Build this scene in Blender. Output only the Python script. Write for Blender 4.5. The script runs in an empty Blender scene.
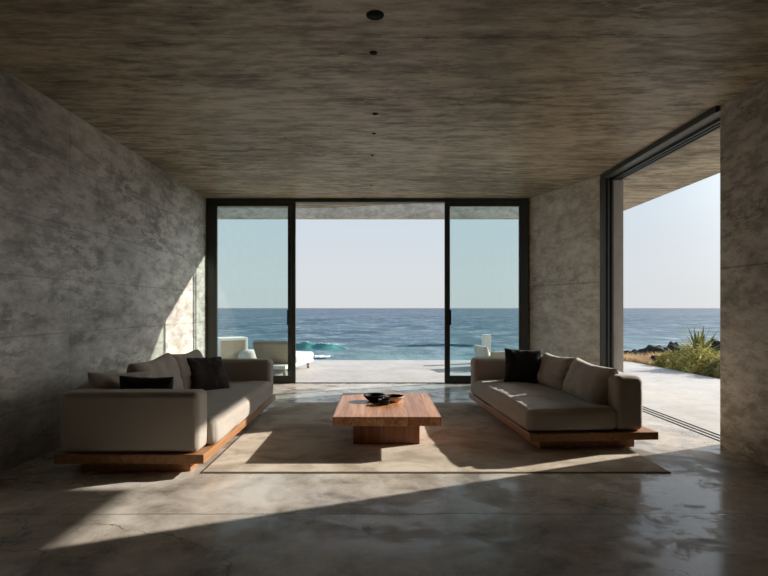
import bpy, bmesh, math, random
from mathutils import Vector, Matrix, noise, Euler

# ------------------------------------------------------------------ camera, sky, sun, exposure
SC = bpy.context.scene
COL = SC.collection
R = math.radians
cam_d = bpy.data.cameras.new('camera')
cam = bpy.data.objects.new('camera', cam_d)
COL.objects.link(cam)
cam.location = (0, 0, 1.2)
cam.rotation_euler = (R(90), 0, 0)
cam_d.lens = 24
cam_d.sensor_width = 36
cam_d.shift_x = 0.0072
cam_d.shift_y = 0.026
cam_d.clip_end = 20000
SC.camera = cam

SUN_B, SUN_C = 0.42, 0.46            # sun direction (-1, -b, -c)
sun_d = bpy.data.lights.new('sun', 'SUN')
sun = bpy.data.objects.new('sun', sun_d)
COL.objects.link(sun)
sun.rotation_euler = Vector((-1, -SUN_B, -SUN_C)).to_track_quat('-Z', 'Y').to_euler()
sun_d.energy = 8.0
sun_d.color = (1.0, 0.92, 0.82)
sun_d.angle = R(0.6)

world = bpy.data.worlds.new('sky')
SC.world = world
world.use_nodes = True
wn = world.node_tree
wn.nodes.clear()
wo = wn.nodes.new('ShaderNodeOutputWorld')
wb = wn.nodes.new('ShaderNodeBackground')
wr = wn.nodes.new('ShaderNodeValToRGB')
ws = wn.nodes.new('ShaderNodeSeparateXYZ')
wt = wn.nodes.new('ShaderNodeTexCoord')
wn.links.new(wt.outputs['Generated'], ws.inputs[0])
wn.links.new(ws.outputs['Z'], wr.inputs['Fac'])
# bright haze around the low sun, added unseen to lift indoor light
wd = wn.nodes.new('ShaderNodeVectorMath')
wd.operation = 'DOT_PRODUCT'
wd.inputs[1].default_value = Vector((1, SUN_B, SUN_C)).normalized()
wn.links.new(wt.outputs['Generated'], wd.inputs[0])
wp = wn.nodes.new('ShaderNodeMath')
wp.operation = 'POWER'
wc = wn.nodes.new('ShaderNodeMath')
wc.operation = 'MAXIMUM'
wn.links.new(wd.outputs['Value'], wc.inputs[0])
wn.links.new(wc.outputs[0], wp.inputs[0])
wp.inputs[1].default_value = 18
wm = wn.nodes.new('ShaderNodeMix')
wm.data_type = 'RGBA'
wm.blend_type = 'ADD'
wm.inputs[0].default_value = 1.0
wg = wn.nodes.new('ShaderNodeVectorMath')
wg.operation = 'SCALE'
wg.inputs[0].default_value = (7.0, 6.6, 6.0)
wn.links.new(wp.outputs[0], wg.inputs['Scale'])
wn.links.new(wr.outputs['Color'], wm.inputs[6])
wn.links.new(wg.outputs[0], wm.inputs[7])
wn.links.new(wm.outputs[2], wb.inputs['Color'])
wn.links.new(wb.outputs[0], wo.inputs['Surface'])
el = wr.color_ramp.elements
el[0].position = 0.0
el[0].color = (0.70, 0.715, 0.725, 1)
el[1].position = 1.0
el[1].color = (0.22, 0.36, 0.58, 1)
e = el.new(0.06); e.color = (0.695, 0.73, 0.76, 1)
e = el.new(0.18); e.color = (0.63, 0.72, 0.80, 1)
wb.inputs['Strength'].default_value = 1.0

SC.view_settings.view_transform = 'Standard'
SC.view_settings.look = 'None'
SC.view_settings.exposure = 0.0
SC.view_settings.gamma = 1.0
SC.view_settings.use_curve_mapping = False
SC.cycles.use_denoising = True
SC.cycles.max_bounces = 10
SC.cycles.diffuse_bounces = 6
SC.cycles.transparent_max_bounces = 16
SC.cycles.caustics_reflective = False
SC.cycles.caustics_refractive = False

H = 2.945            # ceiling height
YG = 8.2             # plane of the sliding doors


# ------------------------------------------------------------------ material helpers
class NT:
    def __init__(self, name):
        self.m = bpy.data.materials.new(name)
        self.m.use_nodes = True
        self.t = self.m.node_tree
        self.t.nodes.clear()
        self.out = self.t.nodes.new('ShaderNodeOutputMaterial')
        self.tc = self.t.nodes.new('ShaderNodeTexCoord').outputs['Object']

    def put(self, sock, v):
        if hasattr(v, 'is_output'):
            self.t.links.new(v, sock)
        elif isinstance(v, (tuple, list)):
            sock.default_value = tuple(v) + ((1,) if len(v) == 3 and sock.type == 'RGBA' else ())
        else:
            sock.default_value = v

    def node(self, kind, ins=None, **kw):
        n = self.t.nodes.new(kind)
        for k, v in kw.items():
            setattr(n, k, v)
        for k, v in (ins or {}).items():
            self.put(n.inputs[k], v)
        return n

    def map(self, scale=(1, 1, 1), loc=(0, 0, 0), rot=(0, 0, 0), vec=None):
        return self.node('ShaderNodeMapping', {'Vector': vec or self.tc, 'Scale': scale, 'Location': loc, 'Rotation': rot}).outputs[0]

    def noise(self, scale, detail=5, rough=0.55, dist=0.0, vec=None):
        return self.node('ShaderNodeTexNoise', {'Vector': vec or self.tc, 'Scale': scale, 'Detail': detail,
                                                'Roughness': rough, 'Distortion': dist}).outputs['Fac']

    def ramp(self, fac, stops):
        n = self.node('ShaderNodeValToRGB', {'Fac': fac})
        e = n.color_ramp.elements
        while len(e) < len(stops):
            e.new(0.5)
        for q, (p, c) in zip(e, stops):
            q.position = p
            if not isinstance(c, (tuple, list)):
                c = (c, c, c)
            q.color = tuple(c) + (1,)
        return n.outputs['Color']

    def math(self, op, a, b=0.0, c=0.0, clamp=False):
        n = self.node('ShaderNodeMath', operation=op, use_clamp=clamp)
        self.put(n.inputs[0], a)
        self.put(n.inputs[1], b)
        self.put(n.inputs[2], c)
        return n.outputs[0]

    def mix(self, fac, a, b, mode='MIX'):
        n = self.node('ShaderNodeMix', data_type='RGBA', blend_type=mode)
        self.put(n.inputs['Factor'], fac)
        self.put(n.inputs['A'], a) if False else self.put(n.inputs[6], a)
        self.put(n.inputs[7], b)
        return n.outputs[2]

    def sep(self, vec=None):
        return self.node('ShaderNodeSeparateXYZ', {'Vector': vec or self.tc}).outputs

    def bump(self, h, strength=0.2, dist=0.01):
        return self.node('ShaderNodeBump', {'Height': h, 'Strength': strength, 'Distance': dist}).outputs[0]

    def bsdf(self, color, rough=0.6, normal=None, spec=0.5, metal=0.0, **kw):
        ins = {'Base Color': color, 'Roughness': rough, 'Specular IOR Level': spec, 'Metallic': metal}
        if normal is not None:
            ins['Normal'] = normal
        ins.update(kw)
        b = self.node('ShaderNodeBsdfPrincipled', ins)
        self.t.links.new(b.outputs[0], self.out.inputs['Surface'])
        return self.m


def line_mask(k, coord, positions, width):
    """1 on thin lines at the given coordinates, 0 elsewhere"""
    acc = None
    for p in positions:
        d = k.math('ABSOLUTE', k.math('SUBTRACT', coord, p))
        l = k.math('SUBTRACT', 1.0, k.math('DIVIDE', d, width), clamp=True)
        acc = l if acc is None else k.math('MAXIMUM', acc, l)
    return acc


def concrete(name, dark, mid, light, stretch=(1, 1, 1), rough=0.75, seams=(), holes=0.0, bump=0.25, seam_dark=0.45, contrast=1.0, patch=1.0, spec=0.3, scuff=0.0):
    k = NT(name)
    wob = k.map(stretch)
    big = k.noise(1.0, 7, 0.65, 0.25, wob)
    streak = k.noise(4.2, 9, 0.72, 0.15, k.map((stretch[0], stretch[1], stretch[2]), (3.1, 1.7, 9.2)))
    smear = k.noise(11, 6, 0.7, 0.2, k.map((stretch[0], stretch[1], stretch[2]), (8.1, 5.7, 1.2)))
    blotch = k.noise(0.55 * patch, 4, 0.6, 0.3)
    fine = k.noise(55, 3, 0.6)
    f = k.math('ADD', k.math('MULTIPLY', big, 0.25), k.math('MULTIPLY', streak, 0.5))
    f = k.math('ADD', f, k.math('MULTIPLY', smear, 0.25))
    f = k.math('ADD', k.math('MULTIPLY', f, 0.8), k.math('MULTIPLY', blotch, 0.2))
    s = 0.13 / contrast
    col = k.ramp(f, [(0.5 - s, dark), (0.5, mid), (0.5 + s, light)])
    if scuff:
        sc = k.noise(5.5, 8, 0.74, 0.25, k.map((stretch[0] * 1.2, stretch[1] * 1.15, stretch[2] * 1.3), (2.2, 6.1, 4.4)))
        sc2 = k.noise(0.9, 3, 0.5, 0.2, k.map((1, 0.8, 1), (5.2, 0.4, 3.0)))
        band = k.noise(1.0, 4, 0.6, 0.0, k.map((0.2, 0.5, 9.0), (1.0, 2.0, 0.5)))
        up = k.math('MULTIPLY', k.ramp(sc, [(0.505, 0.0), (0.535, 1.0)]), k.ramp(sc2, [(0.44, 0.0), (0.55, 1.0)]))
        dn = k.math('MULTIPLY', k.ramp(sc, [(0.45, 1.0), (0.485, 0.0)]), k.ramp(band, [(0.44, 0.15), (0.60, 0.9)]))
        col = k.mix(k.math('MULTIPLY', up, scuff), col, light)
        col = k.mix(k.math('MULTIPLY', dn, scuff), col, dark)
    col = k.mix(k.math('MULTIPLY', fine, 0.22), col, k.mix(1.0, col, (0.35, 0.33, 0.30), 'MULTIPLY'))
    xyz = k.sep()
    hgt = k.math('ADD', k.math('MULTIPLY', streak, 0.7), k.math('MULTIPLY', fine, 0.3))
    for axis, pos, w in seams:
        m = line_mask(k, k.math('ADD', xyz[axis], k.math('MULTIPLY', k.math('SUBTRACT', big, 0.5), 0.015)), pos, w)
        m = k.math('MULTIPLY', m, k.math('ADD', 0.35, k.math('MULTIPLY', blotch, 0.9)))
        col = k.mix(k.math('MULTIPLY', m, seam_dark), col, (0.03, 0.027, 0.023))
        hgt = k.math('SUBTRACT', hgt, k.math('MULTIPLY', m, 0.6))
    if holes:
        v = k.node('ShaderNodeTexVoronoi', {'Vector': k.map((1, 1, 1), (0.37, 0.11, 0.53)), 'Scale': holes, 'Randomness': 1.0}).outputs['Distance']
        hm = k.math('LESS_THAN', v, 0.016 * holes)
        col = k.mix(hm, col, (0.012, 0.010, 0.008))
        pit = k.node('ShaderNodeTexVoronoi', {'Vector': k.map((1, 1, 1), (1.7, 4.1, 0.9)), 'Scale': holes * 4.5, 'Randomness': 1.0}).outputs['Distance']
        pm = k.math('MULTIPLY', k.math('LESS_THAN', pit, 0.035), k.math('GREATER_THAN', blotch, 0.48))
        col = k.mix(k.math('MULTIPLY', pm, 0.8), col, (0.02, 0.017, 0.013))
    rg = k.ramp(f, [(0.42, min(1, rough + 0.12)), (0.58, rough - 0.12)])
    return k.bsdf(col, rg, k.bump(hgt, bump, 0.012), spec)


def fabric(name, col, scale=420, var=0.16, rough=0.95, sheen=0.25):
    k = NT(name)
    wv = k.node('ShaderNodeTexWave', {'Vector': k.map((1, 1, 1), rot=(0.5, 0.8, 0.3)), 'Scale': scale * 0.4, 'Distortion': 2.0, 'Detail': 2.0}).outputs['Fac']
    n1 = k.noise(scale, 3, 0.7)
    n2 = k.noise(5, 4, 0.6)
    f = k.math('ADD', k.math('MULTIPLY', n1, 0.6), k.math('MULTIPLY', wv, 0.4))
    lo = tuple(c * (1 - var) for c in col)
    hi = tuple(min(1, c * (1 + var)) for c in col)
    c = k.mix(f, lo, hi)
    c = k.mix(k.math('MULTIPLY', n2, 0.25), c, tuple(x * 0.72 for x in col))
    return k.bsdf(c, rough, k.bump(k.math('ADD', f, k.math('MULTIPLY', n2, 2.0)), 0.25, 0.004), 0.15,
                  **{'Sheen Weight': sheen, 'Sheen Roughness': 0.6})


def wood(name, cols, axis=1, plank=None, rough=0.38):
    """grain runs along the given axis; planks of the given width across it"""
    k = NT(name)
    st = [14.0, 14.0, 14.0]
    st[axis] = 0.9
    xyz = k.sep()
    across = 0 if axis == 1 else 1
    vec = k.tc
    if plank:
        idx = k.math('FLOOR', k.math('DIVIDE', xyz[across], plank))
        rnd = k.node('ShaderNodeTexWhiteNoise', {'W': idx}, noise_dimensions='1D').outputs['Value']
        off = k.node('ShaderNodeCombineXYZ', {'X': k.math('MULTIPLY', rnd, 7.0), 'Y': k.math('MULTIPLY', rnd, 5.0), 'Z': k.math('MULTIPLY', rnd, 3.0)}).outputs[0]
        vec = k.node('ShaderNodeVectorMath', {0: k.tc, 1: off}, operation='ADD').outputs[0]
    g = k.noise(1.6, 8, 0.62, 0.7, k.map(tuple(st), vec=vec))
    fine = k.noise(7.0, 4, 0.6, 0.2, k.map(tuple(st), vec=vec))
    f = k.math('ADD', k.math('MULTIPLY', g, 0.75), k.math('MULTIPLY', fine, 0.25))
    c = k.ramp(f, [(0.30, cols[0]), (0.50, cols[1]), (0.70, cols[2])])
    if plank:
        c = k.mix(k.math('MULTIPLY', rnd, 0.45), c, cols[0])
        fr = k.math('FRACT', k.math('DIVIDE', xyz[across], plank))
        edge = k.math('LESS_THAN', fr, 0.025)
        c = k.mix(k.math('MULTIPLY', edge, 0.7), c, tuple(x * 0.3 for x in cols[0]))
    return k.bsdf(c, rough, k.bump(f, 0.12, 0.003), 0.4)


def plain(name, col, rough=0.5, metal=0.0, spec=0.5, var=0.12, scale=9):
    k = NT(name)
    n = k.noise(scale, 5, 0.6)
    c = k.mix(n, tuple(x * (1 - var) for x in col), tuple(min(1, x * (1 + var)) for x in col))
    return k.bsdf(c, rough, None, spec, metal)


M = {}
WALL_D, WALL_M, WALL_L = (0.15, 0.135, 0.118), (0.27, 0.248, 0.22), (0.43, 0.40, 0.36)
M['wall_left'] = concrete('board_formed_concrete_grey', (0.24, 0.225, 0.197), (0.50, 0.475, 0.43), (0.76, 0.735, 0.68), (0.55, 0.55, 1.3), 0.46,
                          [(2, (0.42, 0.98, 1.45, 1.93, 2.45), 0.010), (1, (1.6, 3.05, 4.55, 6.05, 7.45), 0.008)], 0.0, 0.3, 0.45, 1.4, 1.6, 0.5, 0.6)
M['wall_right'] = concrete('board_formed_concrete_dim', (0.20, 0.18, 0.15), (0.38, 0.345, 0.295), (0.60, 0.55, 0.48), (0.8, 0.8, 1.6), 0.7,  # near wall's dimmer light put into its colour; same concrete as the splay
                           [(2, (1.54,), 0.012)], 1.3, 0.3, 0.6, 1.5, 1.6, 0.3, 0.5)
M['wall_splay'] = concrete('board_formed_concrete_lit', (0.33, 0.295, 0.25), (0.59, 0.535, 0.46), (0.80, 0.75, 0.67), (0.8, 0.8, 1.6), 0.7,  # same concrete, lightened in colour for the brighter end by the doors
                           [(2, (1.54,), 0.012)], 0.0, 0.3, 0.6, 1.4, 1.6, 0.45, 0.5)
M['wall_rear'] = wood('dark_bounce_damper', ((0.02, 0.014, 0.010), (0.035, 0.026, 0.018), (0.05, 0.038, 0.026)), 2, 0.2, 0.6)  # dark finish made up for the unseen wall, cuts fill light in front
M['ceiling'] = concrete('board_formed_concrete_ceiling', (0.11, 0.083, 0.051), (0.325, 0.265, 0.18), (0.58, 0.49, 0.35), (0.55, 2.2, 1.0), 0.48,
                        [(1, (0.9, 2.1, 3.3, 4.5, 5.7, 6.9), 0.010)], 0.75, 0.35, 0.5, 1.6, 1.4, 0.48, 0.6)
M['soffit'] = M['ceiling']

# polished concrete floor
k = NT('polished_concrete_floor')
a_ = k.noise(0.9, 8, 0.62, 0.9)
b_ = k.noise(3.6, 8, 0.7, 0.5)
c_ = k.noise(0.5, 4, 0.6, 1.2, k.map((1, 1.6, 1), (4.0, 2.0, 0)))
f_ = k.math('ADD', k.math('MULTIPLY', a_, 0.55), k.math('MULTIPLY', b_, 0.45))
col_ = k.ramp(f_, [(0.40, (0.20, 0.178, 0.148)), (0.47, (0.40, 0.36, 0.31)), (0.52, (0.50, 0.46, 0.40)), (0.60, (0.64, 0.60, 0.54))])
xyz_ = k.sep()
wx = k.math('MULTIPLY', k.math('SUBTRACT', b_, 0.5), 0.03)
sm_ = line_mask(k, k.math('ADD', xyz_[1], wx), (0.2, 2.98, 7.42), 0.010)
col_ = k.mix(k.math('MULTIPLY', sm_, 0.7), col_, (0.02, 0.018, 0.015))
vc = k.node('ShaderNodeTexVoronoi', {'Vector': k.node('ShaderNodeVectorMath', {0: k.tc, 1: k.node('ShaderNodeTexNoise', {'Vector': k.tc, 'Scale': 2.3, 'Detail': 5.0}).outputs['Color']}, operation='ADD').outputs[0],
                                    'Scale': 0.55}, feature='DISTANCE_TO_EDGE').outputs['Distance']
ck_ = k.math('MULTIPLY', k.math('LESS_THAN', vc, 0.0035), k.math('GREATER_THAN', c_, 0.52))
col_ = k.mix(k.math('MULTIPLY', ck_, 0.6), col_, (0.025, 0.022, 0.02))
gl_ = k.noise(4.5, 9, 0.74, 0.4, k.map((0.8, 1.0, 1), (1.1, 7.3, 0)))
ro_ = k.ramp(k.math('ADD', k.math('MULTIPLY', a_, 0.35), k.math('MULTIPLY', gl_, 0.65)), [(0.45, 0.52), (0.50, 0.30), (0.535, 0.15)])
M['floor'] = k.bsdf(col_, ro_, k.bump(k.math('SUBTRACT', k.math('MULTIPLY', f_, 0.6), k.math('MULTIPLY', sm_, 0.8)), 0.12, 0.012), 0.5)

# pale terrace screed
k = NT('pale_terrace_concrete')
a_ = k.noise(1.2, 6, 0.6, 0.5)
b_ = k.noise(9, 6, 0.65)
f_ = k.math('ADD', k.math('MULTIPLY', a_, 0.6), k.math('MULTIPLY', b_, 0.4))
col_ = k.ramp(f_, [(0.36, (0.36, 0.35, 0.335)), (0.5, (0.44, 0.43, 0.415)), (0.66, (0.51, 0.50, 0.485))])
M['terrace'] = k.bsdf(col_, 0.7, k.bump(b_, 0.12, 0.006), 0.25)

M['sofa'] = fabric('oatmeal_linen', (0.39, 0.35, 0.305))
M['sofa_seam'] = fabric('oatmeal_linen_piping', (0.40, 0.345, 0.28))
M['dark_pillow'] = fabric('charcoal_brown_cloth', (0.045, 0.038, 0.034), sheen=0.1)
M['black_pillow'] = fabric('black_woven_cloth', (0.022, 0.020, 0.019), sheen=0.08)
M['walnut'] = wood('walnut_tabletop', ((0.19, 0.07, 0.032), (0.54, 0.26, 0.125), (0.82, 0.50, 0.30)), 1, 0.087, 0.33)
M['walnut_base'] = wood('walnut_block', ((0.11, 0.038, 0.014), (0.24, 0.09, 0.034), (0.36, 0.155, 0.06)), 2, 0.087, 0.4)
M['oak'] = wood('warm_teak_plank', ((0.18, 0.078, 0.030), (0.31, 0.15, 0.062), (0.43, 0.23, 0.11)), 1, None, 0.42)
M['plinth'] = plain('dark_stained_plinth', (0.10, 0.045, 0.018), 0.5)
M['frame'] = plain('dark_bronze_aluminium', (0.034, 0.034, 0.028), 0.38, 0.2, 0.5)
M['black'] = plain('matt_black_metal', (0.008, 0.008, 0.008), 0.7, spec=0.1)
M['steel'] = plain('brushed_grey_aluminium', (0.16, 0.155, 0.14), 0.4, 0.6)
M['pier'] = concrete('grey_render_pier', (0.38, 0.36, 0.33), (0.50, 0.475, 0.44), (0.62, 0.60, 0.56), (1, 1, 0.5), 0.8)
M['white'] = plain('white_lacquer', (0.78, 0.76, 0.72), 0.5, var=0.04)
M['shade_tan'] = plain('tan_shade_tone', (0.36, 0.29, 0.20), 0.7)  # tan stands for shade on the cabinet's white face
M['outdoor_fabric'] = fabric('ivory_outdoor_cloth', (0.66, 0.61, 0.53), 300, 0.1)
M['outdoor_sling'] = fabric('taupe_sling_cloth', (0.40, 0.325, 0.245), 300, 0.12)
M['bowl_black'] = plain('black_stoneware', (0.012, 0.011, 0.010), 0.6, spec=0.2)
M['bowl_pale'] = plain('sand_glazed_stoneware', (0.52, 0.38, 0.26), 0.45)
M['rock'] = concrete('lava_rock', (0.012, 0.011, 0.012), (0.030, 0.028, 0.028), (0.065, 0.06, 0.056), (2.5, 2.5, 2.5), 0.9, bump=0.9)
M['earth'] = concrete('sandy_earth', (0.16, 0.12, 0.08), (0.27, 0.21, 0.14), (0.38, 0.30, 0.21), (1.5, 1.5, 1.5), 0.95, bump=0.6)


def leaf_mat(name, a, b):
    k = NT(name)
    n = k.noise(3.5, 3, 0.6)
    c = k.mix(k.ramp(n, [(0.35, 0.0), (0.65, 1.0)]), a, b)
    d = k.node('ShaderNodeBsdfDiffuse', {'Color': c})
    t = k.node('ShaderNodeBsdfTranslucent', {'Color': c})
    m = k.node('ShaderNodeMixShader', {0: 0.45, 1: d.outputs[0], 2: t.outputs[0]})
    k.t.links.new(m.outputs[0], k.out.inputs['Surface'])
    return k.m


M['leaf_lime'] = leaf_mat('yellow_green_leaf', (0.27, 0.27, 0.075), (0.66, 0.58, 0.24))
M['leaf_olive'] = leaf_mat('olive_leaf', (0.18, 0.19, 0.075), (0.50, 0.45, 0.22))
M['leaf_dry'] = leaf_mat('dry_grass_blade', (0.42, 0.29, 0.17), (0.72, 0.55, 0.33))
M['leaf_agave'] = leaf_mat('grey_green_blade', (0.22, 0.25, 0.11), (0.46, 0.45, 0.20))
M['stem'] = plain('brown_twig', (0.10, 0.07, 0.04), 0.8)

# glass: clear sheet with a faint blue-green tint and real reflections
k = NT('tinted_clear_glass')
tr = k.node('ShaderNodeBsdfTransparent', {'Color': (0.86, 0.935, 0.925, 1)})
gl = k.node('ShaderNodeBsdfGlossy', {'Color': (1, 1, 1, 1), 'Roughness': 0.0})
fr = k.node('ShaderNodeFresnel', {'IOR': 1.5})
mx = k.node('ShaderNodeMixShader')
gb = k.node('ShaderNodeNewGeometry').outputs['Backfacing']
k.t.links.new(k.math('MULTIPLY', k.math('MULTIPLY', fr.outputs[0], 1.7), k.math('SUBTRACT', 1.0, gb), clamp=True), mx.inputs[0])
k.t.links.new(tr.outputs[0], mx.inputs[1])
k.t.links.new(gl.outputs[0], mx.inputs[2])
k.t.links.new(mx.outputs[0], k.out.inputs['Surface'])
M['glass'] = k.m

# rug
k = NT('sand_wool_rug')
a_ = k.noise(2.2, 6, 0.65, 0.8)
b_ = k.noise(160, 3, 0.7)
wv = k.node('ShaderNodeTexWave', {'Vector': k.tc, 'Scale': 28.0, 'Distortion': 1.5, 'Detail': 2.0}, bands_direction='Y').outputs['Fac']
c_ = k.ramp(a_, [(0.38, (0.34, 0.27, 0.19)), (0.50, (0.54, 0.46, 0.36)), (0.60, (0.66, 0.575, 0.465))])
c_ = k.mix(k.math('MULTIPLY', b_, 0.35), c_, (0.27, 0.22, 0.16))
M['rug'] = k.bsdf(c_, 0.95, k.bump(k.math('ADD', b_, k.math('MULTIPLY', wv, 0.4)), 0.45, 0.006), 0.1, **{'Sheen Weight': 0.2})
M['rug_edge'] = fabric('rug_binding', (0.30, 0.25, 0.19))

# sea
k = NT('sea_water')
xyz_ = k.sep()
w1 = k.noise(0.30, 7, 0.66, 0.2, k.map((0.75, 0.45, 1)))
w2 = k.noise(0.06, 6, 0.65, 0.3, k.map((0.6, 0.8, 1), (7, 3, 0)))
w3 = k.noise(0.012, 4, 0.6, 0.3, k.map((0.15, 1.0, 1), (1, 5, 0)))
dist = k.node('ShaderNodeMapRange', {'Value': xyz_[1], 'From Min': 50.0, 'From Max': 420.0}).outputs[0]
near = k.ramp(dist, [(0.0, (0.085, 0.158, 0.185)), (0.09, (0.060, 0.116, 0.155)), (0.35, (0.042, 0.088, 0.135)), (1.0, (0.060, 0.098, 0.145))])
c_ = k.mix(k.ramp(w2, [(0.42, 0.0), (0.58, 0.9)]), k.mix(1.0, near, (0.62, 0.68, 0.75), 'MULTIPLY'), k.mix(1.0, near, (1.9, 1.6, 1.42), 'MULTIPLY'))
c_ = k.mix(k.ramp(w1, [(0.50, 0.0), (0.62, 0.55)]), c_, (0.26, 0.34, 0.39))
fo = k.math('MULTIPLY', k.ramp(w1, [(0.60, 0.0), (0.66, 1.0)]), k.ramp(w2, [(0.54, 0.0), (0.62, 1.0)]))
fo = k.math('MULTIPLY', fo, k.ramp(dist, [(0.0, 1.0), (0.3, 0.25), (0.6, 0.0)]))
c_ = k.mix(k.math('MULTIPLY', fo, 0.8), c_, (0.75, 0.78, 0.78))
M['sea'] = k.bsdf(c_, 0.55, k.bump(k.math('ADD', w1, k.math('MULTIPLY', w2, 2.5)), 0.6, 0.9), 0.18)
k = NT('breaking_water')
xyz_ = k.sep()
w1 = k.noise(0.9, 5, 0.6, 0.3, k.map((0.4, 1, 2.0)))
c_ = k.ramp(k.math('ADD', xyz_[2], k.math('MULTIPLY', w1, 0.5)), [(0.0, (0.09, 0.18, 0.20)), (0.35, (0.055, 0.18, 0.19)), (0.8, (0.07, 0.25, 0.24)), (1.0, (0.13, 0.33, 0.31))])
M['wave'] = k.bsdf(c_, 0.35, k.bump(w1, 0.4, 0.2), 0.3)
M['swell'] = plain('dark_swell_water', (0.055, 0.135, 0.155), 0.4, var=0.35, scale=1.2)
k = NT('white_foam')
n_ = k.noise(2.5, 6, 0.7)
M['foam'] = k.bsdf(k.ramp(n_, [(0.35, (0.55, 0.64, 0.66)), (0.6, (0.86, 0.87, 0.86))]), 0.8, k.bump(n_, 0.5, 0.1), 0.2)


# ------------------------------------------------------------------ object helpers
def link(name, me, mat, parent=None, smooth=False):
    o = bpy.data.objects.new(name, me)
    COL.objects.link(o)
    if mat is not None:
        me.materials.append(mat)
    if smooth:
        for p in me.polygons:
            p.use_smooth = True
    if parent is not None:
        o.parent = parent
    return o


def from_bm(name, bm, mat, parent=None, smooth=False):
    bmesh.ops.recalc_face_normals(bm, faces=bm.faces)
    me = bpy.data.meshes.new(name)
    bm.to_mesh(me)
    bm.free()
    return link(name, me, mat, parent, smooth)


def box_into(bm, lo, hi, bev=0.0, seg=2):
    x0, y0, z0 = lo
    x1, y1, z1 = hi
    vs = [bm.verts.new(c) for c in ((x0, y0, z0), (x1, y0, z0), (x1, y1, z0), (x0, y1, z0), (x0, y0, z1), (x1, y0, z1), (x1, y1, z1), (x0, y1, z1))]
    fs = [bm.faces.new([vs[i] for i in q]) for q in ((3, 2, 1, 0), (4, 5, 6, 7), (0, 1, 5, 4), (1, 2, 6, 5), (2, 3, 7, 6), (3, 0, 4, 7))]
    if bev > 0:
        es = list({e for f in fs for e in f.edges})
        bmesh.ops.bevel(bm, geom=es, offset=bev, segments=seg, profile=0.5, affect='EDGES')


def box(name, lo, hi, mat, parent=None, bev=0.0, seg=2):
    bm = bmesh.new()
    box_into(bm, lo, hi, bev, seg)
    return from_bm(name, bm, mat, parent, smooth=False)


def boxes(name, lst, mat, parent=None, bev=0.0):
    bm = bmesh.new()
    for lo, hi in lst:
        box_into(bm, lo, hi, bev)
    return from_bm(name, bm, mat, parent)


def prism(name, pts, z0, z1, mat, parent=None):
    bm = bmesh.new()
    lo = [bm.verts.new((x, y, z0)) for x, y in pts]
    hi = [bm.verts.new((x, y, z1)) for x, y in pts]
    bm.faces.new(lo[::-1])
    bm.faces.new(hi)
    n = len(pts)
    for i in range(n):
        bm.faces.new((lo[i], lo[(i + 1) % n], hi[(i + 1) % n], hi[i]))
    return from_bm(name, bm, mat, parent)


def lathe(name, prof, mat, parent=None, seg=40, loc=(0, 0, 0)):
    bm = bmesh.new()
    rings = []
    for r, z in prof:
        if r < 1e-5:
            rings.append([bm.verts.new((loc[0], loc[1], loc[2] + z))])
        else:
            rings.append([bm.verts.new((loc[0] + r * math.cos(2 * math.pi * i / seg), loc[1] + r * math.sin(2 * math.pi * i / seg), loc[2] + z)) for i in range(seg)])
    for a, b in zip(rings, rings[1:]):
        for i in range(seg):
            j = (i + 1) % seg
            if len(a) == 1 and len(b) == 1:
                continue
            if len(a) == 1:
                bm.faces.new((a[0], b[i], b[j]))
            elif len(b) == 1:
                bm.faces.new((a[i], a[j], b[0]))
            else:
                bm.faces.new((a[i], a[j], b[j], b[i]))
    return from_bm(name, bm, mat, parent, smooth=True)


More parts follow.
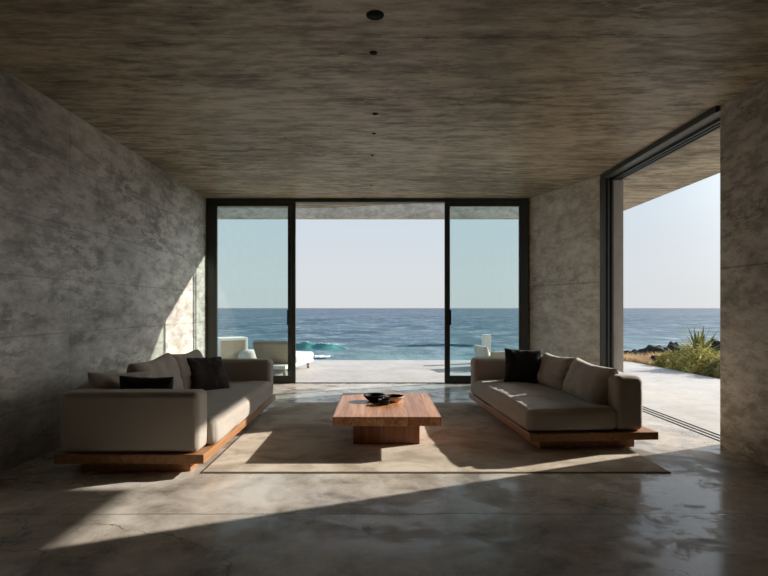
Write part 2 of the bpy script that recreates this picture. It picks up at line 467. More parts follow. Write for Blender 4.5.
def soft_block(name, lo, hi, mat, parent=None, r=0.05, puff=0.0, wrinkle=0.0, seed=0, seg=5, div=14):
    """upholstered block: finely divided box with rounded edges, a slight crown and soft wrinkles"""
    lo, hi = Vector(lo), Vector(hi)
    c = (lo + hi) / 2
    h = (hi - lo) / 2
    bm = bmesh.new()
    n = [max(4, min(60, int(2 * h[i] / 0.03))) for i in range(3)]

    def place(p):                                     # p in [-1,1]^3 on the cube's surface -> rounded box
        q = Vector((p[0] * h[0], p[1] * h[1], p[2] * h[2]))
        inner = Vector([max(-(h[i] - r), min(h[i] - r, q[i])) for i in range(3)])
        d = q - inner
        if d.length > 1e-9:
            big = max(abs(d[0]), abs(d[1]), abs(d[2]))
            q = inner + d.normalized() * big
        return q
    grid = {}

    def vert(p):
        key = tuple(round(x, 5) for x in p)
        if key in grid:
            return grid[key]
        q = place(p)
        u, v, w = p
        nrm = Vector((u ** 5, v ** 5, w ** 5))
        if nrm.length > 0:
            nrm.normalize()
        b = (1 - abs(u) ** 2) * (1 - abs(v) ** 2) if abs(w) >= 0.999 else ((1 - abs(v) ** 2) * (1 - abs(w) ** 2) if abs(u) >= 0.999 else (1 - abs(u) ** 2) * (1 - abs(w) ** 2))
        q += nrm * puff * (b ** 0.5 if b > 0 else 0)
        if wrinkle:
            s = c + q
            q += nrm * wrinkle * (noise.noise(Vector((s.x * 5 + seed, s.y * 3.2, s.z * 7))) + 0.5 * noise.noise(Vector((s.x * 13, s.y * 9 + seed, s.z * 15))))
        grid[key] = bm.verts.new(c + q)
        return grid[key]
    for ax in range(3):
        a1, a2 = (ax + 1) % 3, (ax + 2) % 3
        # denser rows near the edges, so that the rounding is smooth

        def knots(i):
            e = min(0.9, 1.15 * r / h[i])
            ks = [-1 + e * (t / seg) for t in range(seg)] + [-1 + e + (2 - 2 * e) * t / n[i] for t in range(n[i] + 1)] + [1 - e + e * ((t + 1) / seg) for t in range(seg)]
            return ks
        k1, k2 = knots(a1), knots(a2)
        for s in (-1, 1):
            for i in range(len(k1) - 1):
                for j in range(len(k2) - 1):
                    f = []
                    for (aa, bb) in ((k1[i], k2[j]), (k1[i + 1], k2[j]), (k1[i + 1], k2[j + 1]), (k1[i], k2[j + 1])):
                        p = [0, 0, 0]
                        p[ax], p[a1], p[a2] = s, aa, bb
                        f.append(vert(tuple(p)))
                    if len(set(f)) == 4:
                        bm.faces.new(f)
    return from_bm(name, bm, mat, parent, smooth=True)


def pillow_mesh(name, w, hgt, t, seed=0, n=34, sag=0.05, wr=0.012, corner=0.06, top_dent=0.0, power=0.42):
    """a stuffed cushion standing in its local XZ plane, thickness along Y, bottom edge at z=0"""
    bm = bmesh.new()

    def pt(u, v, s):
        # outline drawn in between the corners
        x = u * (1 - corner * (1 - v * v) * abs(u))
        z = v * (1 - corner * (1 - u * u) * abs(v))
        z -= top_dent * max(0, v) ** 2 * (1 - u * u) ** 2
        b = max(0.0, (1 - u ** 4) * (1 - v ** 4)) ** power
        y = s * b * t / 2
        low = 1 + 0.22 * -v * (1 - u * u)              # fuller at the bottom
        y *= low
        X, Z = x * w / 2, z * hgt / 2
        edge = max(abs(u), abs(v))
        q = Vector((X * 7 + seed * 3.1, Z * 7 - seed, s * 2.0))
        y += s * b * wr * (noise.noise(q) * 1.4 + 0.8 * noise.noise(q * 2.3))
        # folds running in from the edge
        ang = math.atan2(v, u)
        y += s * b * wr * 0.8 * edge ** 3 * math.sin(ang * 13 + seed)
        Z -= sag * hgt * 0.12 * (1 - u * u)
        return Vector((X, y, Z + hgt / 2))
    rows = {}
    for s in (1, -1):
        for i in range(n + 1):
            for j in range(n + 1):
                u = math.sin((2 * i / n - 1) * math.pi / 2 * 0.92) / math.sin(math.pi / 2 * 0.92)
                v = math.sin((2 * j / n - 1) * math.pi / 2 * 0.92) / math.sin(math.pi / 2 * 0.92)
                if s == -1 and (i in (0, n) or j in (0, n)):
                    rows[(s, i, j)] = rows[(1, i, j)]
                else:
                    rows[(s, i, j)] = bm.verts.new(pt(u, v, s))
    for s in (1, -1):
        for i in range(n):
            for j in range(n):
                q = [rows[(s, i, j)], rows[(s, i + 1, j)], rows[(s, i + 1, j + 1)], rows[(s, i, j + 1)]]
                if s == 1:
                    q.reverse()
                bm.faces.new(q)
    bmesh.ops.recalc_face_normals(bm, faces=bm.faces)
    zmin = min(v.co.z for v in bm.verts)
    for v in bm.verts:
        v.co.z -= zmin
    me = bpy.data.meshes.new(name)
    bm.to_mesh(me)
    bm.free()
    return me


def pillow(name, w, hgt, t, mat, loc, lean=0.0, turn=0.0, roll=0.0, parent=None, **kw):
    """lean: degrees the top tips back (towards +local Y); turn: about Z; front faces local -Y"""
    o = link(name, pillow_mesh(name, w, hgt, t, **kw), mat, parent, smooth=True)
    o.location = loc
    o.rotation_euler = (Matrix.Rotation(R(turn), 3, 'Z') @ Matrix.Rotation(R(-lean), 3, 'X') @ Matrix.Rotation(R(roll), 3, 'Y')).to_euler()
    return o


def thing(name, label, cat, loc=(0, 0, 0), rz=0.0, group=None):
    o = bpy.data.objects.new(name, None)
    COL.objects.link(o)
    o.empty_display_size = 0.1
    o.location = loc
    o.rotation_euler = (0, 0, rz)
    return tag(o, label, cat, group)


def tag(o, label, cat, group=None):
    o['label'] = label
    o['category'] = cat
    if group:
        o['group'] = group
    return o


def struct(o):
    o['kind'] = 'structure'
    return o


# ------------------------------------------------------------------ the setting
fl = struct(prism('floor', [(-2.74, -3), (2.95, -3), (2.95, 4.42), (3.05, 4.47), (3.05, 6.7), (2.38, YG), (-2.74, YG)], -0.2, 0.0, M['floor']))
terr = struct(prism('terrace', [(3.05, 0.5), (5.62, 0.5), (5.78, 8.8), (5.62, 11.8), (-9, 11.8), (-9, YG + 0.02), (2.38, YG + 0.02), (3.05, 6.72)], -0.5, -0.002, M['terrace']))
struct(box('wall_left', (-3.06, -3, 0), (-2.74, YG + 0.05, H), M['wall_left']))
struct(box('wall_rear', (-3.06, -3.3, 0), (3.27, -3, H), M['wall_rear']))
struct(prism('wall_right', [(2.95, -3), (3.27, -3), (3.27, 4.62), (2.95, 4.42)], 0, H, M['wall_right']))  # unseen outer jamb corner splayed to shift the sun patch's front edge
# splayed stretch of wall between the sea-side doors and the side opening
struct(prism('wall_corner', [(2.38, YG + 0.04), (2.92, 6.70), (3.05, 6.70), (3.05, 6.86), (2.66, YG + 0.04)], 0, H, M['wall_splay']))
struct(prism('pier', [(3.06, 6.74), (3.205, 6.70), (3.205, 6.98), (3.06, 6.98)], 0, H, M['pier']))
# roof slab with its overhang: the inside ceiling and the outside soffit are one slab
WX, WY = 4.79, 6.08  # unseen roof wing, shaped to give the floor's sun patch its pointed end
struct(prism('ceiling', [(-3.2, -3.3), (WX, -3.3), (WX, WY), (4.41, WY), (4.41, 9.28), (3.88, 8.27), (1.75, 8.27), (-0.8, 8.93), (-3.2, 8.93)], H, H + 0.36, M['ceiling']))  # hidden sea-side edge cut aslant to shape the sun triangle on the wall
# stand-in for the overhang's edge band, set out to admit sun; post added unseen
po = struct(box('trim_1', (-5.2, 11.52, 3.235), (4.45, 11.76, 3.66), M['wall_splay']))
struct(box('trim_2', (-5.2, 11.52, -0.3), (-4.9, 11.76, 3.235), M['pier']))

# door surround at the sea side
boxes_sur = [((-2.74, YG - 0.06, 0), (-2.61, YG + 0.06, H)), ((2.26, YG - 0.06, 0), (2.38, YG + 0.06, H)),
             ((-2.61, YG - 0.06, 2.885), (2.26, YG + 0.06, H)), ]
struct(boxes('trim_3', boxes_sur, M['frame']))
struct(boxes('trim_4', [((-2.61, YG - 0.05, 0), (2.26, YG - 0.025, 0.008)), ((-2.61, YG + 0.0, 0), (2.26, YG + 0.02, 0.006))], M['frame']))


def sliding_door(name, x0, x1, y, left_st, right_st, handle_x):
    r = bpy.data.objects.new(name, None)
    COL.objects.link(r)
    struct(r)
    z0, z1 = 0.01, 2.885
    bm = bmesh.new()
    t = 0.022
    box_into(bm, (x0, y - t, z0), (x0 + left_st, y + t, z1), 0.004, 1)
    box_into(bm, (x1 - right_st, y - t, z0), (x1, y + t, z1), 0.004, 1)
    box_into(bm, (x0 + left_st, y - t, z1 - 0.065), (x1 - right_st, y + t, z1), 0.003, 1)
    box_into(bm, (x0 + left_st, y - t, z0), (x1 - right_st, y + t, z0 + 0.11), 0.003, 1)
    from_bm('door_frame', bm, M['frame'], r)
    box('glass_pane', (x0 + left_st - 0.01, y - 0.005, z0 + 0.10), (x1 - right_st + 0.01, y + 0.005, z1 - 0.055), M['glass'], r)
    bm = bmesh.new()
    box_into(bm, (handle_x - 0.016, y - t - 0.055, 0.93), (handle_x + 0.016, y - t - 0.037, 1.17), 0.005, 2)
    box_into(bm, (handle_x - 0.012, y - t - 0.04, 0.96), (handle_x + 0.012, y - t, 0.985))
    box_into(bm, (handle_x - 0.012, y - t - 0.04, 1.115), (handle_x + 0.012, y - t, 1.14))
    from_bm('door_handle', bm, M['black'], r)
    return r


sliding_door('door_1', -2.62, -1.32, YG - 0.035, 0.05, 0.07, -1.43)
struct(box('trim_5', (-1.455, YG + 0.012, 0.01), (-1.385, YG + 0.05, 2.885), M['frame'], None, 0.003, 1))
sliding_door('door_2', 1.055, 2.29, YG - 0.03, 0.085, 0.05, 1.135)

# side opening: top tracks, jamb channels and floor tracks of the pocketed doors
struct(boxes('trim_6', [((2.91, 4.42, 2.89), (2.935, 6.72, H)), ((3.05, 4.42, 2.872), (3.075, 6.72, H)),
                        ((3.10, 4.42, 2.872), (3.125, 6.72, H)), ((3.15, 4.42, 2.872), (3.175, 6.72, H)), ((3.05, 4.42, 2.925), (3.175, 6.72, H))], M['frame']))
struct(boxes('trim_7', [((2.905, 6.655, 0), (2.945, 6.72, 2.89)), ((2.945, 6.69, 0), (3.05, 6.72, 2.90)), ((2.985, 6.665, 0), (3.005, 6.70, 2.872)), ((3.035, 6.66, 0), (3.06, 6.73, 2.872))], M['frame']))
struct(boxes('trim_8', [((3.075, 4.48, -0.002), (3.087, 6.66, 0.004)), ((3.143, 4.52, -0.002), (3.155, 6.66, 0.004)), ((3.211, 4.56, -0.002), (3.223, 6.66, 0.004))], M['frame']))

struct(box('trim_9', (2.935, 4.42, 2.90), (3.05, 6.72, H), M['steel']))

# ------------------------------------------------------------------ outside ground and sea
SEA = -4.0
bm = bmesh.new()
nx, ny = 60, 70
gv = {}


def ground_z(x, y):
    d = max(0.0, y - 11.6)
    e = max(0.0, x - 5.6)
    z = -0.12 - 0.16 * d - 0.004 * d * d - 0.012 * e
    z += 0.10 * noise.noise(Vector((x * 0.7, y * 0.7, 0))) * min(1, d + e)
    return max(z, SEA - 0.6)


for i in range(nx + 1):
    for j in range(ny + 1):
        x = -14 + 60 * (i / nx) ** 1.0
        y = 1 + 38 * j / ny
        z = ground_z(x, y)
        if x < 5.3 and y < 11.4:
            z = -0.6
        gv[i, j] = bm.verts.new((x, y, z))
for i in range(nx):
    for j in range(ny):
        bm.faces.new((gv[i, j], gv[i + 1, j], gv[i + 1, j + 1], gv[i, j + 1]))
struct(from_bm('ground', bm, M['earth'], None, True))

bm = bmesh.new()
ys = [18 + 3 * i for i in range(60)] + [200 + 20 * i for i in range(40)] + [1000 * 1.5 ** i for i in range(7)]
xs = [-1.0 + 2.0 * i / 90 for i in range(91)]
sv = {}
for j, y in enumerate(ys):
    half = 60 + y * 1.1
    for i, u in enumerate(xs):
        x = u * half
        a = 0.16 * min(1, 260 / (y + 60))
        z = SEA + a * (noise.noise(Vector((x * 0.05, y * 0.16, 0))) + 0.6 * noise.noise(Vector((x * 0.16, y * 0.4, 4))))
        sv[i, j] = bm.verts.new((x, y, z))
for j in range(len(ys) - 1):
    for i in range(len(xs) - 1):
        bm.faces.new((sv[i, j], sv[i + 1, j], sv[i + 1, j + 1], sv[i, j + 1]))
struct(from_bm('sea', bm, M['sea'], None, True))


def breaker(x0, x1, y, hgt, label, foam_h, seed, mat, crest=True):
    r = thing('breaking_wave', label, 'wave', ((x0 + x1) / 2, y, SEA))
    bm = bmesh.new()
    n, m = 70, 14
    L = (x1 - x0)
    vs = {}

    def prof(u, t):
        env = max(0.0, 1 - abs(2 * u - 1) ** 2.4) ** 0.8
        hh = hgt * env * (0.82 + 0.25 * noise.noise(Vector((u * 9, seed, 0))))
        # front face (towards the shore) steep and hollow, back gentle
        ty = -1.3 * hgt * (1 - t) if t < 0.5 else 0
        if t <= 0.5:
            s = t / 0.5
            yy = -1.5 * hgt * (1 - s) ** 1.6
            zz = hh * s ** 1.5
        else:
            s = (t - 0.5) / 0.5
            yy = 4.5 * hgt * s
            zz = hh * (1 - s) ** 1.5
        return Vector(((u - 0.5) * L, yy + 0.8 * noise.noise(Vector((u * 5, seed + 3, 0))), zz - 0.12))
    for i in range(n + 1):
        for j in range(m + 1):
            vs[i, j] = bm.verts.new(prof(i / n, j / m))
    for i in range(n):
        for j in range(m):
            bm.faces.new((vs[i, j], vs[i + 1, j], vs[i + 1, j + 1], vs[i, j + 1]))
    from_bm('water_face', bm, mat, r, True)
    if crest:
        bm = bmesh.new()
        random.seed(seed)
        for q in range(90):
            u = random.uniform(0.05, 0.97)
            p = prof(u, 0.5 + random.uniform(-0.03, 0.05))
            rad = hgt * foam_h * random.uniform(0.3, 1.0)
            if noise.noise(Vector((u * 7, seed + 9, 0))) < -0.15:
                rad *= 0.35
            mt = Matrix.Translation(p + Vector((0, -0.05, rad * 0.25))) @ Matrix.Diagonal((2.6, 1, 0.7, 1))
            bmesh.ops.create_icosphere(bm, subdivisions=1, radius=rad, matrix=mt)
        from_bm('foam_crest', bm, M['foam'], r, True)['kind'] = 'stuff'
    return r


breaker(-14.5, -3.6, 64, 1.25, 'turquoise breaking wave curling towards the terrace left of centre', 0.075, 2, M['wave'])
breaker(1.5, 17, 69, 0.55, 'low dark green swell seen beyond the right half of the open doorway', 0.08, 5, M['swell'], False)
# foam sheet washing in
bm = bmesh.new()
n, m = 60, 8
vs = {}
for i in range(n + 1):
    for j in range(m + 1):
        u, v = i / n, j / m
        x = -7.0 + 2.3 * u
        wdt = 0.75 * (1 - (2 * u - 1) ** 2) ** 0.5 + 0.05
        y = 52.6 + 1.3 * (u - 0.6) ** 2 + (v - 0.5) * wdt * 1.6 + 0.5 * noise.noise(Vector((u * 6, v * 2, 1)))
        vs[i, j] = bm.verts.new((x, y, SEA + 0.20 + 0.10 * math.sin(v * math.pi) + 0.05 * noise.noise(Vector((x * 3, y * 3, 0)))))
for i in range(n):
    for j in range(m):
        bm.faces.new((vs[i, j], vs[i + 1, j], vs[i + 1, j + 1], vs[i, j + 1]))
tag(from_bm('wave_foam', bm, M['foam'], None, True), 'white streak of foam washing in below the turquoise wave', 'foam')

# ------------------------------------------------------------------ furniture
tag(box('rug', (-1.28, 3.72, 0.0), (2.12, 6.45, 0.011), M['rug'], None, 0.004, 2), 'large flat sand coloured rug under the coffee table', 'rug')
rug = bpy.data.objects['rug']
boxes('binding', [((-1.284, 3.715, 0.0), (2.124, 3.722, 0.007)), ((-1.285, 3.722, 0.0), (-1.279, 6.45, 0.007))], M['rug_edge'], rug)

# left sofa (local: x runs from the front edge at 0 back to -1.06, y from the near end at 0 to the far end)
ls = thing('sofa', 'long oatmeal sofa with two arms against the left concrete wall', 'sofa', (-1.25, 3.66, 0))
box('base_plank', (-1.07, 0, 0.085), (0.0, 2.56, 0.15), M['oak'], ls, 0.004, 2)
box('plinth', (-0.93, 0.10, 0.0), (-0.13, 2.44, 0.085), M['oak'], ls, 0.003, 1)
seat = soft_block('seat_cushion', (-0.86, 0.22, 0.15), (0.02, 2.30, 0.355), M['sofa'], ls, 0.06, 0.012, 0.010, 3)
soft_block('armrest', (-1.06, 0.03, 0.15), (-0.05, 0.25, 0.585), M['sofa'], ls, 0.045, 0.004, 0.003, 5)
soft_block('armrest', (-1.05, 2.28, 0.15), (-0.01, 2.50, 0.595), M['sofa'], ls, 0.045, 0.004, 0.003, 6)
soft_block('backrest', (-1.06, 0.22, 0.15), (-0.83, 2.31, 0.61), M['sofa'], ls, 0.05, 0.004, 0.004, 7)
pillow('back_cushion', 0.55, 0.37, 0.18, M['sofa'], (-0.76, 0.42, 0.335), 16, 62, 4, ls, seed=4, top_dent=0.04)
pillow('back_cushion', 0.78, 0.43, 0.24, M['sofa'], (-0.70, 0.98, 0.335), 15, 90, -2, ls, seed=1, top_dent=0.05)
pillow('back_cushion', 0.80, 0.42, 0.24, M['sofa'], (-0.70, 1.72, 0.335), 15, 90, 1, ls, seed=2, top_dent=0.05)
tag(pillow('throw_pillow', 0.41, 0.325, 0.14, M['black_pillow'], (-1.82, 4.04, 0.35), -10, 4, 2.0, None, seed=6, top_dent=0.03), 'black lumbar pillow propped inside the near arm of the left sofa', 'pillow')
tag(pillow('throw_pillow', 0.42, 0.39, 0.16, M['dark_pillow'], (-1.70, 5.22, 0.352), 32, 48, 2, None, seed=8), 'dark brown square pillow leaning on the back cushions of the left sofa', 'pillow')

# right sofa (local: x from the front edge 0 to the back, y from the open near end to the armed far end)
rs = thing('sofa', 'oatmeal sofa without a near arm at the right edge of the rug', 'sofa', (1.25, 4.22, 0.010), R(3.7))
box('base_plank', (0.0, 0, 0.085), (1.10, 2.10, 0.15), M['oak'], rs, 0.004, 2)
box('plinth', (0.12, 0.10, 0.0), (0.95, 1.96, 0.085), M['oak'], rs, 0.003, 1)
soft_block('seat_cushion', (-0.01, 0.03, 0.15), (0.775, 1.84, 0.345), M['sofa'], rs, 0.06, 0.012, 0.010, 13)
soft_block('backrest', (0.755, 0.03, 0.15), (1.0, 2.04, 0.615), M['sofa'], rs, 0.055, 0.004, 0.005, 17)
soft_block('armrest', (0.0, 1.81, 0.15), (0.83, 2.03, 0.59), M['sofa'], rs, 0.045, 0.004, 0.003, 15)
pillow('back_cushion', 0.76, 0.375, 0.22, M['sofa'], (0.69, 0.54, 0.325), 21, -90, 2, rs, seed=11, top_dent=0.05)
pillow('back_cushion', 0.76, 0.375, 0.22, M['sofa'], (0.69, 1.30, 0.325), 21, -90, -1, rs, seed=12, top_dent=0.05)
tag(pillow('throw_pillow', 0.42, 0.39, 0.15, M['black_pillow'], (1.63, 5.78, 0.352), 14, -10, 2, None, seed=16), 'black square pillow resting against the far arm of the right sofa', 'pillow')

# coffee table
ct = thing('coffee_table', 'low square walnut coffee table with a thick top on a block base', 'table', (0.07, 4.78, 0.013))
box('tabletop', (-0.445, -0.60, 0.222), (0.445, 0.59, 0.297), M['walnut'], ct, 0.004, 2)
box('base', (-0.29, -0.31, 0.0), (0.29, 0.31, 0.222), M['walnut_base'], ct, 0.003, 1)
TT = 0.311


def bowl(x, y, r, h, mat, label, foot=0.5, inner=None):
    t = 0.008
    o = lathe('bowl', [(0, 0.004), (r * foot, 0.0), (r * foot * 1.05, 0.006), (r * 0.80, h * 0.45), (r * 0.96, h * 0.85), (r, h), (r - t, h), (r * 0.93 - t, h * 0.8),
                       (r * 0.74, h * 0.42), (r * foot * 0.8, 0.016), (0, 0.012)], mat)
    o.location = (x, y, TT)
    tag(o, label, 'bowl')
    if inner:
        lathe('lining', [(r - t * 0.6, h + 0.001), (r - t - 0.002, h + 0.001), (r * 0.93 - t - 0.002, h * 0.8), (r * 0.74 - 0.003, h * 0.42 + 0.003), (r * foot * 0.8, 0.02), (0, 0.016)], inner, o)
    return o


bowl(-0.04, 4.90, 0.105, 0.062, M['bowl_black'], 'wide black bowl on the coffee table, leftmost of the group', 0.5)
bowl(0.145, 4.86, 0.10, 0.055, M['bowl_pale'], 'sand coloured bowl with a black inside on the coffee table', 0.5, M['bowl_black'])
bowl(0.055, 4.71, 0.062, 0.05, M['bowl_black'], 'small black bowl standing in front of the other two bowls', 0.6)


# recessed ceiling lights
def downlight(y, r, x, label, group=None):
    t = thing('ceiling_light', label, 'light', (x, y, H), 0, group)
    lathe('rim', [(r * 0.86, 0.0), (r * 0.88, -0.003), (r, -0.003), (r * 1.04, 0.0)], M['black'], t, 32)
    lathe('recess', [(0, -0.002), (r * 0.9, -0.002), (r * 0.9, 0.0)], M['black'], t, 32)
    return t


downlight(3.05, 0.052, -0.02, 'large round black recessed spot near the top edge of the photo')
downlight(3.50, 0.026, -0.035, 'small black ceiling spot just beyond the large one')
downlight(4.60, 0.027, -0.03, 'small black ceiling spot above the front edge of the coffee table')
downlight(5.12, 0.020, -0.045, 'tiny black ceiling spot, fourth from the camera')
downlight(5.85, 0.018, -0.07, 'tiny black ceiling spot, fifth from the camera')
downlight(7.30, 0.018, -0.10, 'tiny black ceiling spot nearest the sliding doors')

# ------------------------------------------------------------------ terrace furniture
# left lounger: local y runs from the head (0) to the foot (1.5)
lg = thing('sun_lounger', 'ivory low sun lounger with a raised taupe back on the left of the terrace', 'lounger', (-1.98, 9.05, 0), R(-13))
boxes('frame', [((-0.36, 0.0, 0.12), (0.36, 1.42, 0.18))], M['white'], lg, 0.01)
for sx in (-0.29, 0.29):
    for yy in (0.12, 1.30):
        bm = bmesh.new()
        bmesh.ops.create_cone(bm, cap_ends=True, segments=14, radius1=0.028, radius2=0.04, depth=0.12, matrix=Matrix.Translation((sx, yy, 0.06)))
        from_bm('leg', bm, M['outdoor_sling'], lg, True)
soft_block('mattress', (-0.36, 0.50, 0.18), (0.36, 1.44, 0.32), M['outdoor_fabric'], lg, 0.05, 0.01, 0.004, 21)
bk = soft_block('backrest', (-0.34, -0.05, 0.0), (0.34, 0.05, 0.49), M['outdoor_sling'], lg, 0.025, 0.01, 0.003, 22)
bk.location = (0, 0.42, 0.18)
bk.rotation_euler = (R(33), 0, 0)
ot = lathe('ottoman', [(0, 0), (0.17, 0), (0.21, 0.03), (0.225, 0.14), (0.215, 0.25), (0.18, 0.30), (0, 0.31)], M['outdoor_fabric'])
ot.location = (-2.76, 10.9, 0)
tag(ot, 'round beige ottoman between the white cabinet and the lounger', 'ottoman')
cb = thing('outdoor_cabinet', 'white block cabinet with shade painted tan on its front at the left side of the terrace', 'cabinet', (-3.17, 11.0, 0), R(28))
box('body', (-0.30, -0.26, 0), (0.30, 0.26, 0.57), M['white'], cb, 0.008, 2)
box('shaded_front', (-0.25, -0.275, 0.05), (0.25, -0.262, 0.52), M['shade_tan'], cb, 0.003, 1)  # shade on the white box, put into a tan sheet

# right terrace seat
rc = thing('lounge_chair', 'low outdoor chair with a taupe back and an ivory cushion behind the right glass door', 'chair', (2.42, 10.3, 0), R(14))
boxes('frame', [((-0.36, -0.36, 0.06), (0.36, 0.38, 0.14))], M['white'], rc, 0.01)
for sx in (-0.3, 0.3):
    for sy in (-0.3, 0.32):
        box('leg', (sx - 0.03, sy - 0.03, 0), (sx + 0.03, sy + 0.03, 0.06), M['white'], rc)
soft_block('seat_cushion', (-0.34, -0.34, 0.14), (0.34, 0.38, 0.28), M['outdoor_fabric'], rc, 0.04, 0.01, 0.003, 25)
soft_block('backrest', (-0.36, -0.42, 0.10), (0.36, -0.34, 0.36), M['outdoor_sling'], rc, 0.025, 0.0, 0.0, 26)
pillow('arm_cushion', 0.55, 0.26, 0.14, M['outdoor_fabric'], (-0.36, -0.02, 0.20), 10, 90, 0, rc, seed=31)
pd = box('pedestal', (-0.085, -0.085, 0), (0.085, 0.085, 0.62), M['white'], None, 0.006, 2)
pd.location = (2.36, 11.2, 0)
tag(pd, 'slim white pedestal block beyond the right glass door', 'pedestal')


# ------------------------------------------------------------------ planting bed and rocks
def shrub(x, y, rx, ry, rz, n, mat, label, seed, leaf=0.042, group=None):
    random.seed(seed)
    n = int(n * 1.7)
    z0 = ground_z(x, y)
    t = thing('shrub', label, 'shrub', (x, y, z0), 0, group)
    bm = bmesh.new()
    for q in range(n):
        d = Vector((random.gauss(0, 1), random.gauss(0, 1), abs(random.gauss(0, 1))))
        d.normalize()
        rad = random.uniform(0.62, 1.0) ** 0.7
        lump = 1 + 0.28 * noise.noise(Vector((d.x * 2.5 + seed, d.y * 2.5, d.z * 2.5)))
        p = Vector((d.x * rx, d.y * ry, d.z * rz + 0.04)) * rad * lump
        nrm = (d + Vector((random.uniform(-.9, .9), random.uniform(-.9, .9), random.uniform(-.4, 1)))).normalized()
        a = nrm.orthogonal().normalized()
        a.rotate(Matrix.Rotation(random.uniform(0, 6.28), 3, nrm))
        b = nrm.cross(a)
        s = leaf * random.uniform(0.6, 1.25)
        vs = [bm.verts.new(p - a * s), bm.verts.new(p + b * s * 0.38 + nrm * s * 0.12), bm.verts.new(p + a * s), bm.verts.new(p - b * s * 0.38 + nrm * s * 0.12)]
        bm.faces.new(vs)
    from_bm('foliage', bm, mat, t)
    bm = bmesh.new()
    for q in range(9):
        an = q * 0.7
        tip = Vector((math.cos(an) * rx * 0.7, math.sin(an) * ry * 0.7, rz * 0.75))
        mt = Matrix.Translation(tip / 2) @ tip.to_track_quat('Z', 'Y').to_matrix().to_4x4()
        bmesh.ops.create_cone(bm, segments=6, radius1=0.012, radius2=0.005, depth=tip.length, matrix=mt)
    from_bm('stems', bm, M['stem'], t)
    return t


def grass(x, y, r, h, n, mat, label, seed, group=None, name='grass_tuft'):
    random.seed(seed)
    bm = bmesh.new()
    for q in range(n):
        an, rr = random.uniform(0, 6.28), r * random.random() ** 0.6
        base = Vector((math.cos(an) * rr * 0.5, math.sin(an) * rr * 0.5, -0.03))
        out = Vector((math.cos(an), math.sin(an), 0)) * rr * random.uniform(0.5, 1.2)
        hh = h * random.uniform(0.55, 1.0)
        side = Vector((-math.sin(an), math.cos(an), 0)) * 0.010
        prev = None
        for s in range(4):
            tt = s / 3
            c = base + out * tt ** 1.7 + Vector((0, 0, hh * (tt - 0.25 * tt * tt)))
            w = 1 - tt * 0.92
            cur = (bm.verts.new(c - side * w), bm.verts.new(c + side * w))
            if prev:
                bm.faces.new((prev[0], prev[1], cur[1], cur[0]))
            prev = cur
    o = from_bm(name, bm, mat)
    o.location = (x, y, ground_z(x, y))
    return tag(o, label, 'grass', group)


shrub(6.18, 9.95, 0.48, 0.50, 0.50, 1500, M['leaf_lime'], 'yellow green leafy shrub in the middle of the planting bed, left of the spiky plant', 3)
shrub(6.25, 9.15, 0.38, 0.40, 0.46, 1200, M['leaf_olive'], 'olive green shrub beside the right concrete wall at the bed edge', 4)
shrub(6.70, 10.75, 0.52, 0.5, 0.52, 1200, M['leaf_olive'], 'dull green shrub behind the yellow green one', 5)
shrub(6.16, 10.85, 0.28, 0.30, 0.33, 800, M['leaf_lime'], 'small yellow green shrub at the left end of the green planting', 6, 0.036)
shrub(6.65, 9.55, 0.42, 0.42, 0.5, 1000, M['leaf_lime'], 'yellow green shrub under the spiky plant', 7)
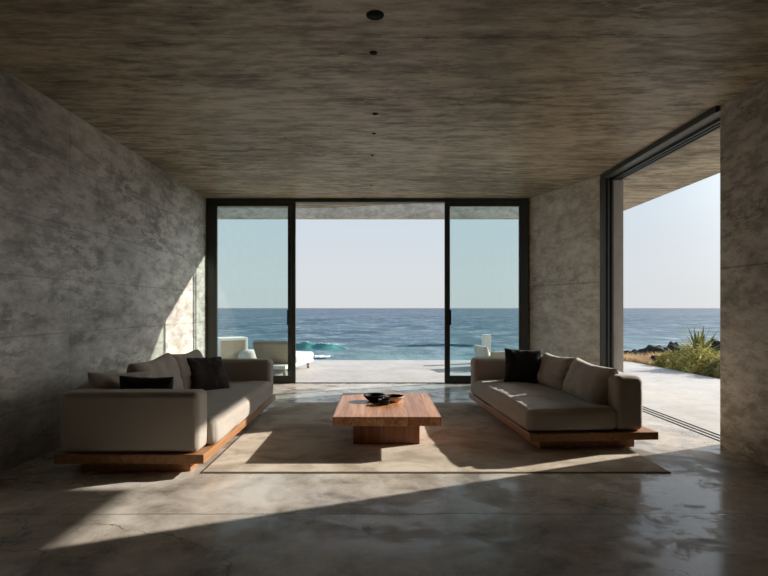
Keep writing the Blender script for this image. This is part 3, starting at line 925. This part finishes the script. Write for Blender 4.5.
# spiky plant
random.seed(11)
yc = thing('yucca_plant', 'spiky grey green yucca rising above the shrubs by the right wall', 'plant', (6.42, 10.25, ground_z(6.42, 10.25)))
bm = bmesh.new()
bmesh.ops.create_cone(bm, cap_ends=True, segments=12, radius1=0.07, radius2=0.055, depth=0.36, matrix=Matrix.Translation((0, 0, 0.18)))
from_bm('trunk', bm, M['stem'], yc, True)
for q in range(22):
    an = q * 2.39996
    up = 0.25 + 0.72 * ((q + 0.5) / 22)
    d = Vector((math.cos(an) * math.cos(up * 1.5), math.sin(an) * math.cos(up * 1.5), math.sin(up * 1.5)))
    L = random.uniform(0.56, 0.74)
    side = Vector((-math.sin(an), math.cos(an), 0))
    nn = d.cross(side).normalized()
    bm = bmesh.new()
    prev = None
    for s in range(7):
        tt = s / 6
        c = Vector((0, 0, 0.34)) + d * L * tt - Vector((0, 0, 0.12 * L * tt * tt))
        w = 0.038 * (math.sin(min(1, tt * 2.2 + 0.35) * math.pi / 2)) * (1 - tt ** 2.2) + 0.001
        th = 0.007 * (1 - tt) + 0.001
        cur = (bm.verts.new(c - side * w), bm.verts.new(c - nn * th), bm.verts.new(c + side * w), bm.verts.new(c + nn * th * 0.3))
        if prev:
            for a in range(4):
                bm.faces.new((prev[a], prev[(a + 1) % 4], cur[(a + 1) % 4], cur[a]))
        prev = cur
    from_bm('leaf', bm, M['leaf_agave'], yc, True)
tufts = [(5.78, 11.75, 0.34, 0.46, 'dry reddish grass tuft next to the door pier'), (6.05, 11.75, 0.32, 0.42, 'dry tan grass tuft in front of the dark boulders'),
         (5.98, 11.25, 0.26, 0.34, 'straw coloured grass tuft at the corner of the terrace edge'), (6.45, 11.85, 0.34, 0.50, 'dry straw grass tuft between the boulders and the green shrubs'),
         (5.86, 10.2, 0.16, 0.16, 'low straw grass tuft at the terrace edge in front of the shrubs'), (6.0, 12.4, 0.38, 0.56, 'pale grass tuft directly before the largest boulder')]
for q, (x, y, r, h, lab) in enumerate(tufts):
    grass(x, y, r, h, 420, M['leaf_dry'], lab, 40 + q, 'dry grass tufts at the bed edge')


def rock(x, y, sx, sy, sz, label, seed, zoff=0.0, group='lava rocks by the shore'):
    bm = bmesh.new()
    bmesh.ops.create_icosphere(bm, subdivisions=4, radius=1)
    for v in bm.verts:
        p = v.co.copy()
        d = 1 + 0.35 * noise.noise(p * 1.3 + Vector((seed, 0, 0))) + 0.18 * noise.noise(p * 3.1 + Vector((0, seed, 0))) + 0.08 * noise.noise(p * 7 + Vector((0, 0, seed)))
        v.co = Vector((p.x * sx, p.y * sy, p.z * sz)) * d
    o = from_bm('boulder', bm, M['rock'], None, False)
    o.location = (x, y, ground_z(x, y) + zoff)
    o.rotation_euler = (0, 0, seed)
    return tag(o, label, 'rock', group)


rock(8.0, 14.9, 0.82, 0.7, 0.78, 'largest dark lava boulder, peaked, beyond the dry grass', 1.3, 0.05)
rock(6.68, 13.5, 0.40, 0.36, 0.60, 'dark lava boulder nearest the door pier', 2.2, 0.0)
rock(9.5, 16.7, 0.6, 0.5, 1.05, 'dark lava boulder right of the largest one', 4.1, 0.05)
rock(11.3, 17.2, 0.6, 0.5, 1.15, 'small dark boulder peeping over the green shrubs', 5.7, 0.05)
rock(6.22, 11.35, 0.20, 0.18, 0.20, 'small dark stone lying among the dry grass tufts', 6.4, 0.04)
